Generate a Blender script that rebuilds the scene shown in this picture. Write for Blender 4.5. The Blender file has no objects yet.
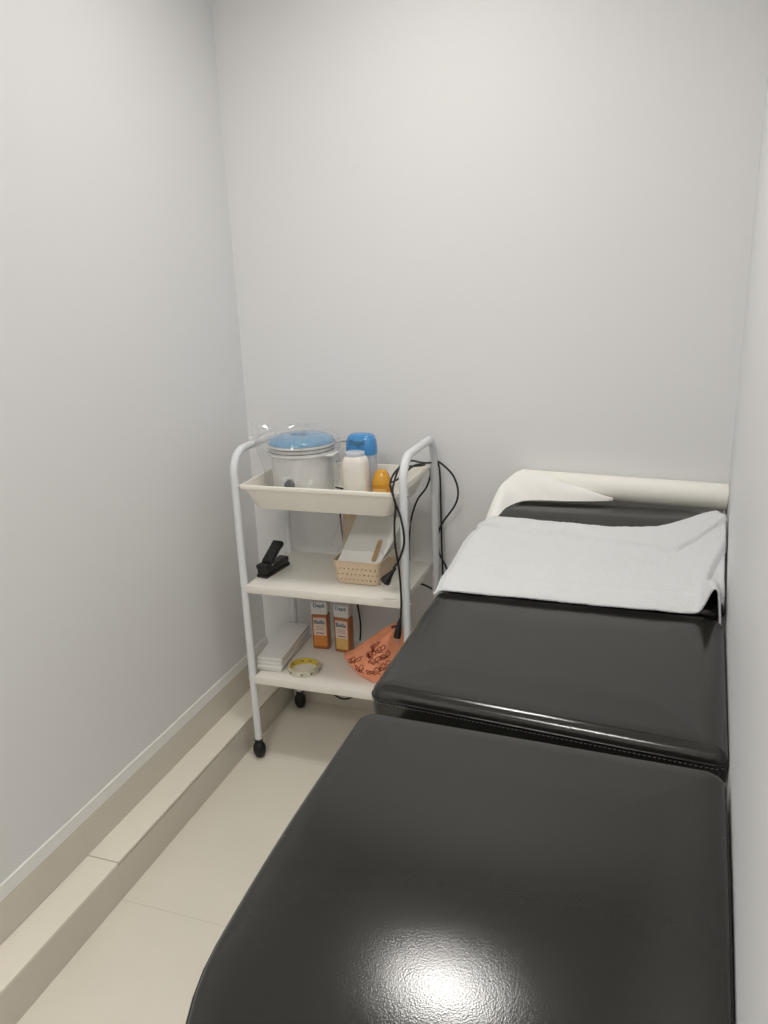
import bpy, bmesh, math, random
from mathutils import Vector, Matrix, noise
random.seed(7)
S = bpy.context.scene
COL = S.collection
PI = math.pi
V = Vector

# ------------------------------------------------------------------ helpers
def obj(name, bm, mat, parent=None, smooth=True, recalc=True):
    if recalc:
        bmesh.ops.recalc_face_normals(bm, faces=bm.faces)
    me = bpy.data.meshes.new(name)
    bm.to_mesh(me); bm.free()
    for p in me.polygons:
        p.use_smooth = smooth
    if isinstance(mat, (list, tuple)):
        for m in mat: me.materials.append(m)
    else:
        me.materials.append(mat)
    o = bpy.data.objects.new(name, me)
    COL.objects.link(o)
    if parent: o.parent = parent
    return o

def sharp(o, deg=35):
    me = o.data
    bm = bmesh.new(); bm.from_mesh(me)
    for e in bm.edges:
        if len(e.link_faces) == 2 and e.calc_face_angle(0) > math.radians(deg):
            e.smooth = False
    bm.to_mesh(me); bm.free()
    return o

def tag(o, label, cat, group=None):
    o['label'] = label; o['category'] = cat
    if group: o['group'] = group
    return o

def thing(name, label, cat, loc=(0, 0, 0), group=None):
    o = bpy.data.objects.new(name, None)
    o.empty_display_size = 0.05
    COL.objects.link(o); o.location = loc
    return tag(o, label, cat, group)

def part(name, bm, mat, root, smooth=True, deg=35):
    """mesh in world coordinates -> child of root (root only has a location)"""
    base = V((0, 0, 0)); r = root
    while r:
        base += V(r.location); r = r.parent
    bmesh.ops.translate(bm, verts=bm.verts, vec=-base)
    o = obj(name, bm, mat, root, smooth)
    if smooth and deg: sharp(o, deg)
    return o

def struct(name, bm, mat, smooth=False):
    o = obj(name, bm, mat, None, smooth)
    o['kind'] = 'structure'
    return o

def add_box(bm, x0, x1, y0, y1, z0, z1, bevel=0.0, seg=2, M=None):
    vs = [bm.verts.new((x, y, z)) for x in (x0, x1) for y in (y0, y1) for z in (z0, z1)]
    idx = [(0, 1, 3, 2), (4, 6, 7, 5), (0, 4, 5, 1), (2, 3, 7, 6), (0, 2, 6, 4), (1, 5, 7, 3)]
    fs = [bm.faces.new([vs[i] for i in f]) for f in idx]
    if bevel > 0:
        es = list({e for f in fs for e in f.edges})
        r = bmesh.ops.bevel(bm, geom=es, offset=bevel, segments=seg, profile=0.5, affect='EDGES')
        vs = list({v for f in r['faces'] for v in f.verts} | {v for v in vs if v.is_valid})
    if M is not None:
        bmesh.ops.transform(bm, matrix=M, verts=[v for v in vs if v.is_valid])
    return vs

def catmull(pts, n=8, closed=False):
    pts = [V(p) for p in pts]; out = []
    N = len(pts)
    rng = N if closed else N - 1
    for i in range(rng):
        if closed:
            p0, p1, p2, p3 = pts[i-1], pts[i], pts[(i+1) % N], pts[(i+2) % N]
        else:
            p1, p2 = pts[i], pts[i+1]
            p0 = pts[i-1] if i else p1 * 2 - p2
            p3 = pts[i+2] if i + 2 < N else p2 * 2 - p1
        for k in range(n):
            t = k / n
            out.append(0.5 * ((2*p1) + (p2-p0)*t + (2*p0-5*p1+4*p2-p3)*t*t + (3*p1-p0-3*p2+p3)*t**3))
    if not closed: out.append(pts[-1])
    return out

def add_tube(bm, pts, r, seg=10, closed=False, caps=True):
    pts = [V(p) for p in pts]
    N = len(pts); rings = []
    up = None
    for i, p in enumerate(pts):
        a = pts[i-1] if (i or closed) else p
        b = pts[(i+1) % N] if (i < N-1 or closed) else p
        t = (b - a)
        t = t.normalized() if t.length > 1e-9 else V((0, 0, 1))
        if up is None:
            up = V((0, 0, 1)) if abs(t.z) < .9 else V((1, 0, 0))
        u = (up - t * up.dot(t))
        u = u.normalized() if u.length > 1e-6 else t.orthogonal().normalized()
        up = u
        w = t.cross(u)
        rr = r[i] if isinstance(r, (list, tuple)) else r
        rings.append([bm.verts.new(p + (u*math.cos(2*PI*k/seg) + w*math.sin(2*PI*k/seg))*rr) for k in range(seg)])
    for i in range(N if closed else N-1):
        A, B = rings[i], rings[(i+1) % N]
        for k in range(seg):
            bm.faces.new((A[k], A[(k+1) % seg], B[(k+1) % seg], B[k]))
    if caps and not closed:
        bm.faces.new(rings[0][::-1]); bm.faces.new(rings[-1])

def add_lathe(bm, prof, center, seg=40, sx=1.0, sy=1.0, fn=None):
    """prof: list of (radius, z)"""
    cx, cy, cz = center
    rings = []
    for r, z in prof:
        if r < 1e-6:
            rings.append([bm.verts.new((cx, cy, cz+z))])
        else:
            ring = []
            for k in range(seg):
                a = 2*PI*k/seg
                co = V((cx + r*sx*math.cos(a), cy + r*sy*math.sin(a), cz+z))
                if fn: co = fn(co, a, r, z)
                ring.append(bm.verts.new(co))
            rings.append(ring)
    for A, B in zip(rings, rings[1:]):
        if len(A) == 1 and len(B) == 1: continue
        if len(A) == 1:
            for k in range(seg): bm.faces.new((A[0], B[(k+1) % seg], B[k]))
        elif len(B) == 1:
            for k in range(seg): bm.faces.new((A[k], A[(k+1) % seg], B[0]))
        else:
            for k in range(seg): bm.faces.new((A[k], A[(k+1) % seg], B[(k+1) % seg], B[k]))

def add_grid(bm, P):
    """P[i][j] of points -> quads"""
    g = [[bm.verts.new(p) for p in row] for row in P]
    for i in range(len(g)-1):
        for j in range(len(g[0])-1):
            bm.faces.new((g[i][j], g[i][j+1], g[i+1][j+1], g[i+1][j]))
    return g

def solidify(bm, t):
    bmesh.ops.recalc_face_normals(bm, faces=bm.faces)
    bmesh.ops.solidify(bm, geom=list(bm.faces), thickness=t)

def rounded_poly(corners, radii, inset=0.0, n_arc=8, n_edge=10, rmin=.003):
    """corners counter-clockwise; -> list of 2D points, constant count"""
    n = len(corners)
    c = [V((p[0], p[1])) for p in corners]
    lines = []
    for i in range(n):
        a, b = c[i], c[(i+1) % n]
        d = (b - a).normalized()
        nrm = V((-d.y, d.x))
        lines.append((a + nrm*inset, d))
    def isect(l1, l2):
        p, d = l1; q, e = l2
        den = d.x*e.y - d.y*e.x
        t = ((q.x-p.x)*e.y - (q.y-p.y)*e.x)/den
        return p + d*t
    k = [isect(lines[i-1], lines[i]) for i in range(n)]
    arcs = []
    for i in range(n):
        r = max(radii[i] - inset, rmin)
        d0 = lines[i-1][1]; d1 = lines[i][1]
        ang = math.acos(max(-1, min(1, d0.dot(d1))))
        t = r*math.tan(ang/2)
        p0 = k[i] - d0*t
        n0 = V((-d0.y, d0.x)); cen = p0 + n0*r
        a0 = math.atan2(-n0.y, -n0.x)
        arcs.append([cen + V((math.cos(a0+ang*j/n_arc), math.sin(a0+ang*j/n_arc)))*r for j in range(n_arc+1)])
    out = []
    for i in range(n):
        out += arcs[i]
        a, b = arcs[i][-1], arcs[(i+1) % n][0]
        out += [a.lerp(b, j/n_edge) for j in range(1, n_edge)]
    return out

def text_mesh(txt, size, bold=0.0, depth=0.0002):
    cu = bpy.data.curves.new('lettering', 'FONT')
    cu.body = txt; cu.size = size; cu.extrude = depth; cu.offset = bold
    cu.align_x = 'CENTER'; cu.align_y = 'CENTER'
    o = bpy.data.objects.new('lettering', cu); COL.objects.link(o)
    dg = bpy.context.evaluated_depsgraph_get()
    me = bpy.data.meshes.new_from_object(o.evaluated_get(dg))
    bm = bmesh.new(); bm.from_mesh(me)
    bpy.data.objects.remove(o); bpy.data.curves.remove(cu); bpy.data.meshes.remove(me)
    return bm

# ------------------------------------------------------------------ materials
def nodes(name):
    m = bpy.data.materials.new(name); m.use_nodes = True
    nt = m.node_tree
    return m, nt, nt.nodes['Principled BSDF']

def mat(name, col, rough=.5, metal=0, spec=.5, trans=0, ior=1.45, alpha=1, sss=0, coat=0, bump=None, var=None, sheen=0):
    m, nt, b = nodes(name)
    b.inputs['Base Color'].default_value = (*col, 1)
    b.inputs['Roughness'].default_value = rough
    b.inputs['Metallic'].default_value = metal
    b.inputs['Specular IOR Level'].default_value = spec
    b.inputs['Transmission Weight'].default_value = trans
    b.inputs['IOR'].default_value = ior
    b.inputs['Alpha'].default_value = alpha
    b.inputs['Coat Weight'].default_value = coat
    b.inputs['Sheen Weight'].default_value = sheen
    if sss:
        b.inputs['Subsurface Weight'].default_value = sss
        b.inputs['Subsurface Radius'].default_value = (.01, .008, .006)
        b.inputs['Subsurface Scale'].default_value = 1
    tc = nt.nodes.new('ShaderNodeTexCoord')
    if bump:
        n = nt.nodes.new('ShaderNodeTexNoise'); n.inputs['Scale'].default_value = bump[0]
        n.inputs['Detail'].default_value = 4
        nt.links.new(tc.outputs['Object'], n.inputs['Vector'])
        bp = nt.nodes.new('ShaderNodeBump'); bp.inputs['Strength'].default_value = bump[1]
        bp.inputs['Distance'].default_value = bump[2] if len(bump) > 2 else .002
        nt.links.new(n.outputs['Fac'], bp.inputs['Height'])
        nt.links.new(bp.outputs['Normal'], b.inputs['Normal'])
    if var:
        n = nt.nodes.new('ShaderNodeTexNoise'); n.inputs['Scale'].default_value = var[0]
        n.inputs['Detail'].default_value = 3
        nt.links.new(tc.outputs['Object'], n.inputs['Vector'])
        mx = nt.nodes.new('ShaderNodeMix'); mx.data_type = 'RGBA'
        mx.inputs['A'].default_value = (*[c*(1-var[1]) for c in col], 1)
        mx.inputs['B'].default_value = (*[min(1, c*(1+var[1])) for c in col], 1)
        nt.links.new(n.outputs['Fac'], mx.inputs['Factor'])
        nt.links.new(mx.outputs['Result'], b.inputs['Base Color'])
    return m

def tile_mat(name, col, grout, period, off, rough, width=.0022):
    """polished porcelain with thin joints every `period` along world Y"""
    m, nt, b = nodes(name)
    L = nt.links.new
    g = nt.nodes.new('ShaderNodeNewGeometry')
    sp = nt.nodes.new('ShaderNodeSeparateXYZ'); L(g.outputs['Position'], sp.inputs[0])
    def mth(op, a, bb=None):
        n = nt.nodes.new('ShaderNodeMath'); n.operation = op
        for i, v in enumerate((a, bb)):
            if v is None: continue
            if isinstance(v, (int, float)): n.inputs[i].default_value = v
            else: L(v, n.inputs[i])
        return n.outputs[0]
    t = mth('SUBTRACT', sp.outputs['Y'], off)
    t = mth('DIVIDE', t, period)
    f = mth('FRACT', t)
    d = mth('MINIMUM', f, mth('SUBTRACT', 1.0, f))
    mask = mth('LESS_THAN', d, width/period/2)
    no = nt.nodes.new('ShaderNodeTexNoise'); no.inputs['Scale'].default_value = 5; no.inputs['Detail'].default_value = 5
    L(g.outputs['Position'], no.inputs['Vector'])
    m1 = nt.nodes.new('ShaderNodeMix'); m1.data_type = 'RGBA'
    m1.inputs['A'].default_value = (*[c*.95 for c in col], 1); m1.inputs['B'].default_value = (*[c*1.05 for c in col], 1)
    L(no.outputs['Fac'], m1.inputs['Factor'])
    m2 = nt.nodes.new('ShaderNodeMix'); m2.data_type = 'RGBA'
    L(m1.outputs['Result'], m2.inputs['A']); m2.inputs['B'].default_value = (*grout, 1)
    L(mask, m2.inputs['Factor'])
    L(m2.outputs['Result'], b.inputs['Base Color'])
    b.inputs['Roughness'].default_value = rough
    b.inputs['Specular IOR Level'].default_value = .4
    return m

def vinyl_mat():
    m, nt, b = nodes('black_vinyl')
    L = nt.links.new
    tc = nt.nodes.new('ShaderNodeTexCoord')
    v = nt.nodes.new('ShaderNodeTexVoronoi'); v.inputs['Scale'].default_value = 520
    L(tc.outputs['Object'], v.inputs['Vector'])
    n = nt.nodes.new('ShaderNodeTexNoise'); n.inputs['Scale'].default_value = 5; n.inputs['Detail'].default_value = 3
    L(tc.outputs['Object'], n.inputs['Vector'])
    bp = nt.nodes.new('ShaderNodeBump'); bp.inputs['Strength'].default_value = .10; bp.inputs['Distance'].default_value = .0006
    L(v.outputs['Distance'], bp.inputs['Height'])
    bp2 = nt.nodes.new('ShaderNodeBump'); bp2.inputs['Strength'].default_value = .10; bp2.inputs['Distance'].default_value = .006
    L(n.outputs['Fac'], bp2.inputs['Height']); L(bp.outputs['Normal'], bp2.inputs['Normal'])
    L(bp2.outputs['Normal'], b.inputs['Normal'])
    # scattered pale scuff specks
    s = nt.nodes.new('ShaderNodeTexVoronoi'); s.inputs['Scale'].default_value = 9
    L(tc.outputs['Object'], s.inputs['Vector'])
    lt = nt.nodes.new('ShaderNodeMath'); lt.operation = 'LESS_THAN'; lt.inputs[1].default_value = .022
    L(s.outputs['Distance'], lt.inputs[0])
    mx = nt.nodes.new('ShaderNodeMix'); mx.data_type = 'RGBA'
    mx.inputs['A'].default_value = (*VINYL, 1); mx.inputs['B'].default_value = (.09, .088, .082, 1)
    L(lt.outputs[0], mx.inputs['Factor'])
    L(mx.outputs['Result'], b.inputs['Base Color'])
    b.inputs['Roughness'].default_value = .14
    b.inputs['Specular IOR Level'].default_value = .5
    return m

def film_mat(name, tint=(1, 1, 1), opac=.12, rough=.12):
    m, nt, b = nodes(name)
    L = nt.links.new
    nt.nodes.remove(b)
    out = [n for n in nt.nodes if n.type == 'OUTPUT_MATERIAL'][0]
    tr = nt.nodes.new('ShaderNodeBsdfTransparent'); tr.inputs[0].default_value = (*[.985*t for t in tint], 1)
    gl = nt.nodes.new('ShaderNodeBsdfGlossy'); gl.inputs['Roughness'].default_value = rough
    tl = nt.nodes.new('ShaderNodeBsdfDiffuse'); tl.inputs[0].default_value = (.85, .85, .85, 1)
    a = nt.nodes.new('ShaderNodeMixShader'); a.inputs[0].default_value = opac
    c = nt.nodes.new('ShaderNodeMixShader')
    L(tr.outputs[0], a.inputs[1]); L(tl.outputs[0], a.inputs[2])
    c.inputs[0].default_value = .10; L(a.outputs[0], c.inputs[1]); L(gl.outputs[0], c.inputs[2])
    L(c.outputs[0], out.inputs['Surface'])
    return m

def emit_mat(name, col, strength):
    m, nt, b = nodes(name)
    b.inputs['Base Color'].default_value = (.9, .9, .9, 1)
    b.inputs['Emission Color'].default_value = (*col, 1)
    b.inputs['Emission Strength'].default_value = strength
    return m

VINYL = (.0185, .0185, .0160)
M = dict(
    wall=mat('wall_paint', (.77, .772, .78), .55, spec=.3, bump=(220, .08, .001)),
    ceil=mat('ceiling_paint', (.85, .85, .84), .8, spec=.2, bump=(150, .05, .001)),
    floor=tile_mat('floor_porcelain', (.76, .72, .625), (.64, .60, .52), .6305, 1.226, .18),
    steptile=tile_mat('step_porcelain', (.80, .76, .66), (.60, .56, .50), 9.0, 1.232, .2),
    skirt=tile_mat('skirting_porcelain', (.68, .64, .565), (.62, .58, .51), .6305, 1.232, .22, .0014),
    plaster=mat('white_plaster_bevel', (.80, .79, .76), .7, bump=(60, .2, .002)),
    door=mat('door_paint', (.7, .69, .67), .4),
    vinyl=vinyl_mat(),
    thread=mat('stitch_thread', (.16, .16, .155), .35),
    piping=mat('vinyl_piping', (.014, .0135, .013), .2),
    frame=mat('couch_steel', (.62, .62, .62), .35, bump=(300, .03)),
    white_metal=mat('white_enamel_tube', (.72, .74, .755), .28, coat=.3, bump=(40, .02)),
    shelf=mat('white_laminate', (.80, .775, .71), .38, bump=(90, .04), var=(3, .03)),
    tray=mat('ivory_plastic', (.81, .785, .71), .38, bump=(120, .04)),
    blackp=mat('black_plastic', (.012, .012, .012), .42, bump=(200, .05)),
    black_rubber=mat('black_rubber', (.010, .010, .010), .5, bump=(200, .08)),
    steel=mat('zinc_screw', (.55, .55, .53), .3, metal=1, bump=(300, .05)),
    brass=mat('plug_pin_metal', (.7, .68, .62), .25, metal=1, bump=(300, .05)),
    towel=mat('white_terry', (.85, .855, .865), .95, spec=.1, bump=(300, 1.0, .006), sheen=.2),
    paper=mat('white_paper', (.87, .86, .83), .8, spec=.2, bump=(60, .12, .002)),
    roll=mat('paper_roll_layers', (.88, .865, .80), .75, spec=.2, bump=(25, .04, .002)),
    core=mat('cardboard_core', (.36, .25, .15), .8, bump=(80, .2)),
    warmer=mat('warmer_white_plastic', (.76, .755, .74), .3, bump=(200, .02)),
    warmer_rim=mat('warmer_clear_rim', (.80, .80, .79), .15, trans=.12, bump=(60, .05)),
    lid=mat('blue_lid_plastic', (.075, .34, .60), .12, trans=.15, coat=.3, bump=(30, .03)),
    lid_dark=mat('blue_lid_vent', (.045, .22, .42), .2, bump=(30, .03)),
    film=film_mat('clear_film', opac=.15, rough=.10),
    film2=film_mat('crinkled_film', opac=.16, rough=.18),
    cotton=mat('cotton_filled_bottle', (.78, .75, .69), .35, coat=.25, bump=(35, .25, .004), var=(22, .06)),
    bottle=mat('frosted_bottle', (.66, .70, .78), .3, trans=.25, bump=(40, .03)),
    bluecap=mat('blue_cap', (.075, .33, .70), .18, trans=.2, coat=.4, bump=(40, .03)),
    ink=mat('grey_print', (.11, .10, .08), .5, bump=(300, .02)),
    ink_blue=mat('blue_print', (.05, .13, .21), .5, bump=(300, .02)),
    ink_brown=mat('brown_print', (.28, .09, .03), .5, bump=(300, .02)),
    honey=mat('orange_bottle_plastic', (.68, .30, .03), .22, trans=.15, coat=.3, bump=(40, .03)),
    honeycap=mat('orange_cap_plastic', (.66, .33, .03), .25, coat=.3, bump=(40, .03)),
    honeylabel=mat('yellow_label', (.72, .42, .12), .45, var=(60, .25)),
    wax=mat('amber_wax_body', (.42, .135, .03), .28, trans=.1, coat=.3, bump=(30, .03), var=(30, .15)),
    label=mat('pale_label', (.66, .55, .48), .45, bump=(200, .03)),
    label_o=mat('orange_label_picture', (.62, .24, .055), .45, var=(160, .45)),
    label_y=mat('yellow_label_picture', (.68, .42, .14), .45, var=(120, .25)),
    whitecap=mat('white_cap', (.68, .69, .68), .35, bump=(100, .03)),
    pad=mat('white_board', (.74, .73, .70), .6, bump=(70, .06), var=(8, .03)),
    basket=mat('beige_basket_plastic', (.66, .51, .36), .45, bump=(150, .05)),
    strip=mat('nonwoven_strip', (.88, .865, .83), .85, spec=.2, bump=(90, .25, .002)),
    wood=mat('spatula_wood', (.46, .30, .15), .6, var=(40, .2), bump=(60, .1)),
    tan=mat('tan_card', (.62, .46, .28), .7, var=(12, .12), bump=(60, .08)),
    tape=mat('tape_side', (.58, .56, .46), .35, var=(70, .25), bump=(100, .05)),
    tape_in=mat('yellow_tape_core', (.66, .50, .07), .5, var=(60, .2)),
    bag=mat('orange_bag_film', (.95, .36, .20), .38, trans=.0, spec=.4, bump=(18, .25, .006), var=(12, .12)),
    bagink=mat('dark_red_print', (.22, .035, .02), .5, bump=(100, .02)),
    panel=emit_mat('led_diffuser', (1.0, .968, .915), 6),
    lampframe=mat('lamp_frame', (.8, .8, .8), .4, bump=(100, .02)),
)

# ------------------------------------------------------------------ the room
BY = 2.20           # back wall
LX = -1.22          # left wall
NY = -1.60          # near wall (behind the photographer)
CZ = 2.50
def wx(y): return .2085 - .060*(2.2-y)      # right wall leans in towards the near end

bm = bmesh.new(); add_box(bm, LX-.1, .40, NY-.1, BY+.1, -.08, 0); struct('floor', bm, M['floor'])
bm = bmesh.new(); add_box(bm, LX-.1, .40, NY-.1, BY+.1, CZ, CZ+.08); struct('ceiling', bm, M['ceil'])
bm = bmesh.new(); add_box(bm, LX-.1, LX, NY, BY, 0, CZ); struct('wall_left', bm, M['wall'])
bm = bmesh.new(); add_box(bm, LX-.1, .40, BY, BY+.1, 0, CZ); struct('wall_back', bm, M['wall'])
bm = bmesh.new()
b4 = [(wx(NY), NY), (wx(NY)+.12, NY), (wx(BY)+.12, BY), (wx(BY), BY)]
lo = [bm.verts.new((x, y, 0)) for x, y in b4]; hi = [bm.verts.new((x, y, CZ)) for x, y in b4]
bm.faces.new(lo); bm.faces.new(hi)
for i in range(4): bm.faces.new((lo[i], lo[(i+1) % 4], hi[(i+1) % 4], hi[i]))
struct('wall_right', bm, M['wall'])
bm = bmesh.new(); add_box(bm, LX-.1, .40, NY-.1, NY, 0, CZ); struct('wall_near', bm, M['wall'])
bm = bmesh.new(); add_box(bm, -1.0, -.2, NY, NY+.03, 0, 2.1, .004); struct('door_1', bm, M['door'])

# tiled step along the left wall: body, two top tiles (the farther one overhangs a little), riser skin is the body
bm = bmesh.new(); add_box(bm, LX, -1.127, NY, BY, 0, .0925); struct('trim_1', bm, M['skirt'])
bm = bmesh.new(); add_box(bm, LX, -1.1265, NY, 1.2318, .0925, .1015, .0012, 2); struct('trim_2', bm, M['steptile'])
bm = bmesh.new(); add_box(bm, LX, -1.1265, 1.2325, BY, .0958, .1030, .0008, 2); struct('trim_3', bm, M['steptile'])
# skirting over the step with a sloped plaster strip above it
bm = bmesh.new(); add_box(bm, LX, -1.212, NY, BY, .1025, .194, .001, 2); struct('baseboard_left', bm, M['skirt'])
bm = bmesh.new()
pr = [(LX, .194), (-1.2125, .194), (-1.2165, .2215), (LX, .2235)]
n = 60; P = []
for i in range(n+1):
    y = NY + (BY-NY)*i/n
    P.append([V((x + (0 if j in (0, 3) else .0006*noise.noise((j*3, y*9, 0))), y, z + (.002*noise.noise((7, y*6, j)) if j > 1 else 0))) for j, (x, z) in enumerate(pr+pr[:1])])
add_grid(bm, P); struct('trim_4', bm, M['plaster'])
bm = bmesh.new(); add_box(bm, -1.12, wx(BY), BY-.012, BY, 0, .10, .001, 2); struct('baseboard_back', bm, M['skirt'])

# two square panel lights: one over the couch (its reflection is the bright patch on the vinyl), one behind the photographer
LPX, LPY = -.53, 1.52
def panel_light(px, py, h, watts, spread, label):
    t = thing('ceiling_light', label, 'ceiling light', (px, py, CZ), 'square ceiling panel lights')
    bm = bmesh.new()
    for (x0, x1, y0, y1) in ((-h, h, -h, -h+.02), (-h, h, h-.02, h), (-h, -h+.02, -h+.02, h-.02), (h-.02, h, -h+.02, h-.02)):
        add_box(bm, px+x0, px+x1, py+y0, py+y1, CZ-.022, CZ, .002)
    part('frame', bm, M['lampframe'], t)
    bm = bmesh.new(); add_box(bm, px-h+.02, px+h-.02, py-h+.02, py+h-.02, CZ-.016, CZ-.006)
    part('diffuser', bm, M['panel'], t)
    la = bpy.data.lights.new('lamp', 'AREA'); la.shape = 'SQUARE'; la.size = 2*(h-.02); la.energy = watts; la.spread = math.radians(spread)
    la.color = (1.0, .968, .915)
    o = bpy.data.objects.new('lamp', la); COL.objects.link(o); o.parent = t; o.location = (0, 0, -.018)
panel_light(LPX, LPY,   .15, 5.6, 140, 'square white ceiling panel light above the trolley end of the room')
panel_light(-.55, -.55, .22, 18.5, 165, 'square white ceiling panel light at the door end of the room')

# ------------------------------------------------------------------ treatment couch
couch = thing('treatment_couch', 'black vinyl treatment couch in three padded sections along the right wall', 'treatment couch', (-.13, 1.25, 0))

def cushion(name, corners, radii, thick, r, zfun, parent, stitch=True, crown=.004, bot_round=.012):
    bm = bmesh.new(); rings = []
    prof = [(bot_round, 0), (bot_round*.3, bot_round*.3), (0, bot_round)]
    nz = 3
    for i in range(1, nz): prof.append((0, bot_round + (thick-r-bot_round)*i/nz))
    na = 6
    for i in range(na+1):
        a = PI/2*i/na
        prof.append((r*(1-math.cos(a)), thick - r + r*math.sin(a)))
    d = r
    for k in range(6):
        d += .02
        prof.append((d, thick))
    cx = sum(c[0] for c in corners)/4; cy = sum(c[1] for c in corners)/4
    def put(p, z, d):
        zz = zfun(p[0], p[1])
        cr = crown*min(1, max(0, d)/.12) if z >= thick - 1e-6 else 0
        return bm.verts.new((p[0], p[1], zz - thick + z + cr))
    for d, z in prof:
        rings.append([put(p, z, d) for p in rounded_poly(corners, radii, d, 14, 24)])
    lastp = rounded_poly(corners, radii, prof[-1][0], 14, 24)
    for tt in (.85, .7, .55, .4, .25, .1):
        rings.append([put((cx+(p[0]-cx)*tt, cy+(p[1]-cy)*tt), thick, .12) for p in lastp])
    N = len(rings[0])
    for A, B in zip(rings, rings[1:]):
        for k in range(N): bm.faces.new((A[k], A[(k+1) % N], B[(k+1) % N], B[k]))
    bm.faces.new(rings[0][::-1])
    cv = put((cx, cy), thick, .12)
    for k in range(N): bm.faces.new((rings[-1][k], rings[-1][(k+1) % N], cv))
    o = part(name, bm, M['vinyl'], parent, True, 0)
    # welt around the edge, and stitches just under it
    loop = rounded_poly(corners, radii, -.0005, 14, 24)
    pts = [V((p.x, p.y, zfun(p.x, p.y) - r - .001)) for p in loop]
    bm = bmesh.new(); add_tube(bm, pts, .0022, 6, closed=True)
    w = part('welt', bm, M['piping'], o, True, 0)
    if stitch:
        bm = bmesh.new()
        L = [0.0]
        for a, b in zip(pts, pts[1:]+pts[:1]): L.append(L[-1] + (b-a).length)
        s = 0.0; i = 0; pp = pts + pts[:1]
        while s < L[-1]-.006:
            def at(u):
                j = 0
                lo, hi = 0, len(L)-2
                while lo < hi:
                    mid = (lo+hi)//2
                    if L[mid+1] < u: lo = mid+1
                    else: hi = mid
                j = lo
                f = (u-L[j])/max(1e-9, L[j+1]-L[j])
                return pp[j].lerp(pp[j+1], f)
            a, b = at(s), at(s+.0045)
            dirv = (b-a).normalized(); out = dirv.cross(V((0, 0, 1))).normalized()
            off = out*.0008 + V((0, 0, -.005))
            add_tube(bm, [a+off, a.lerp(b, .5)+off+out*.0006, b+off], [.0005, .0008, .0005], 5)
            s += .0075
        part('stitching', bm, M['thread'], o, True, 0)
    return o

ER = lambda y: wx(y) - .0015
# leg section: gently arched down towards the foot end
def z_leg(x, y):
    d = max(0, .88 - y)
    return .70 - .235*d*d
cushion('leg_cushion', [(-.437, .33), (ER(.33), .33), (ER(1.07)-.006, 1.074), (-.433, 1.096)], [.28, .06, .03, .03], .068, .011, z_leg, couch)
def z_seat(x, y): return .702
cushion('seat_cushion', [(-.449, 1.166), (ER(1.11), 1.114), (ER(1.6), 1.640), (-.449, 1.640)], [.028, .02, .045, .03], .07, .022, z_seat, couch)
def z_head(x, y): return .70 + .212*(min(max(y, 1.5), 2.03)-1.62) + .06*max(0, y-2.03)
cushion('head_cushion', [(-.448, 1.655), (ER(1.63), 1.655), (ER(2.11)-.012, 2.122), (-.372, 2.122)], [.03, .03, .10, .085], .055, .022, z_head, couch, crown=.003)

bm = bmesh.new()
for (a, b) in (((-.36, .46), (-.36, 2.06)), ((.06, .46), (.06, 2.06))):
    add_box(bm, a[0]-.02, a[0]+.02, a[1], b[1], .585, .625, .003)
for y in (.46, 1.08, 1.60, 2.02):
    add_box(bm, -.36, .06, y, y+.04, .587, .623, .003)
part('frame', bm, M['frame'], couch)
bm = bmesh.new(); add_box(bm, -.41, .085, .46, 2.08, .6255, .6305, .001); part('shade_board', bm, M['blackp'], couch)  # black board added to block light from below and darken the cushion gap
for x in (-.36, .06):   # wedge support under the raised head section
    bm = bmesh.new()
    add_tube(bm, [(x, 1.68, .62), (x, 2.05, .728)], .009, 10)
    hs = part('head_support', bm, M['frame'], couch)
    bm = bmesh.new(); add_tube(bm, [(x, 1.95, .62), (x, 1.95, .70)], .009, 10)
    part('strut', bm, M['frame'], hs)
for x in (-.36, .06):
    for y in (.52, 2.00):
        bm = bmesh.new(); add_tube(bm, [(x, y, .012), (x, y, .60)], .019, 16)
        lg = part('leg', bm, M['frame'], couch)
        bm = bmesh.new(); add_lathe(bm, [(0, 0), (.024, 0), (.025, .006), (.024, .022), (.0195, .03), (.0195, .034)], (x, y, 0), 20)
        part('rubber_foot', bm, M['black_rubber'], lg)
bm = bmesh.new()   # holder bar and arms for the paper roll
add_tube(bm, [(-.352, 2.157, .8335), (.2035, 2.157, .8175)], .006, 10)
rh = part('roll_holder', bm, M['frame'], couch)
for x, z in ((-.350, .8335), (.1985, .8175)):
    bm = bmesh.new(); add_tube(bm, [(x, 2.157, z), (x, 2.148, .72), (x, 2.06, .605), (max(-.36, min(.06, x)), 2.04, .605)], .0042, 8)
    part('arm', bm, M['frame'], rh)

# ------------------------------------------------------------------ paper roll with its loose sheet
roll = thing('paper_roll', 'white paper roll at the head of the couch with a loose torn sheet', 'paper roll', (-.064, 2.157, .826))
A0, A1 = V((-.338, 2.157, .8335)), V((.2035, 2.157, .8175))
bm = bmesh.new()
ax = (A1-A0).normalized(); n1 = ax.cross(V((0, 0, 1))).normalized(); n2 = n1.cross(ax)
def ringat(c, r, seg=44):
    return [bm.verts.new(c + n1*(r*math.cos(2*PI*k/seg)) + n2*(r*math.sin(2*PI*k/seg))) for k in range(seg)]
seq = [ringat(A0, .017), ringat(A0, .0330), ringat(A0+ax*.001, .0345), ringat(A1-ax*.001, .0345), ringat(A1, .0330), ringat(A1, .017), ringat(A0, .017)]
for A, B in zip(seq, seq[1:]):
    for k in range(44): bm.faces.new((A[k], A[(k+1) % 44], B[(k+1) % 44], B[k]))
bmesh.ops.remove_doubles(bm, verts=bm.verts, dist=1e-6)
part('roll', bm, M['roll'], roll)
bm = bmesh.new()
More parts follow.
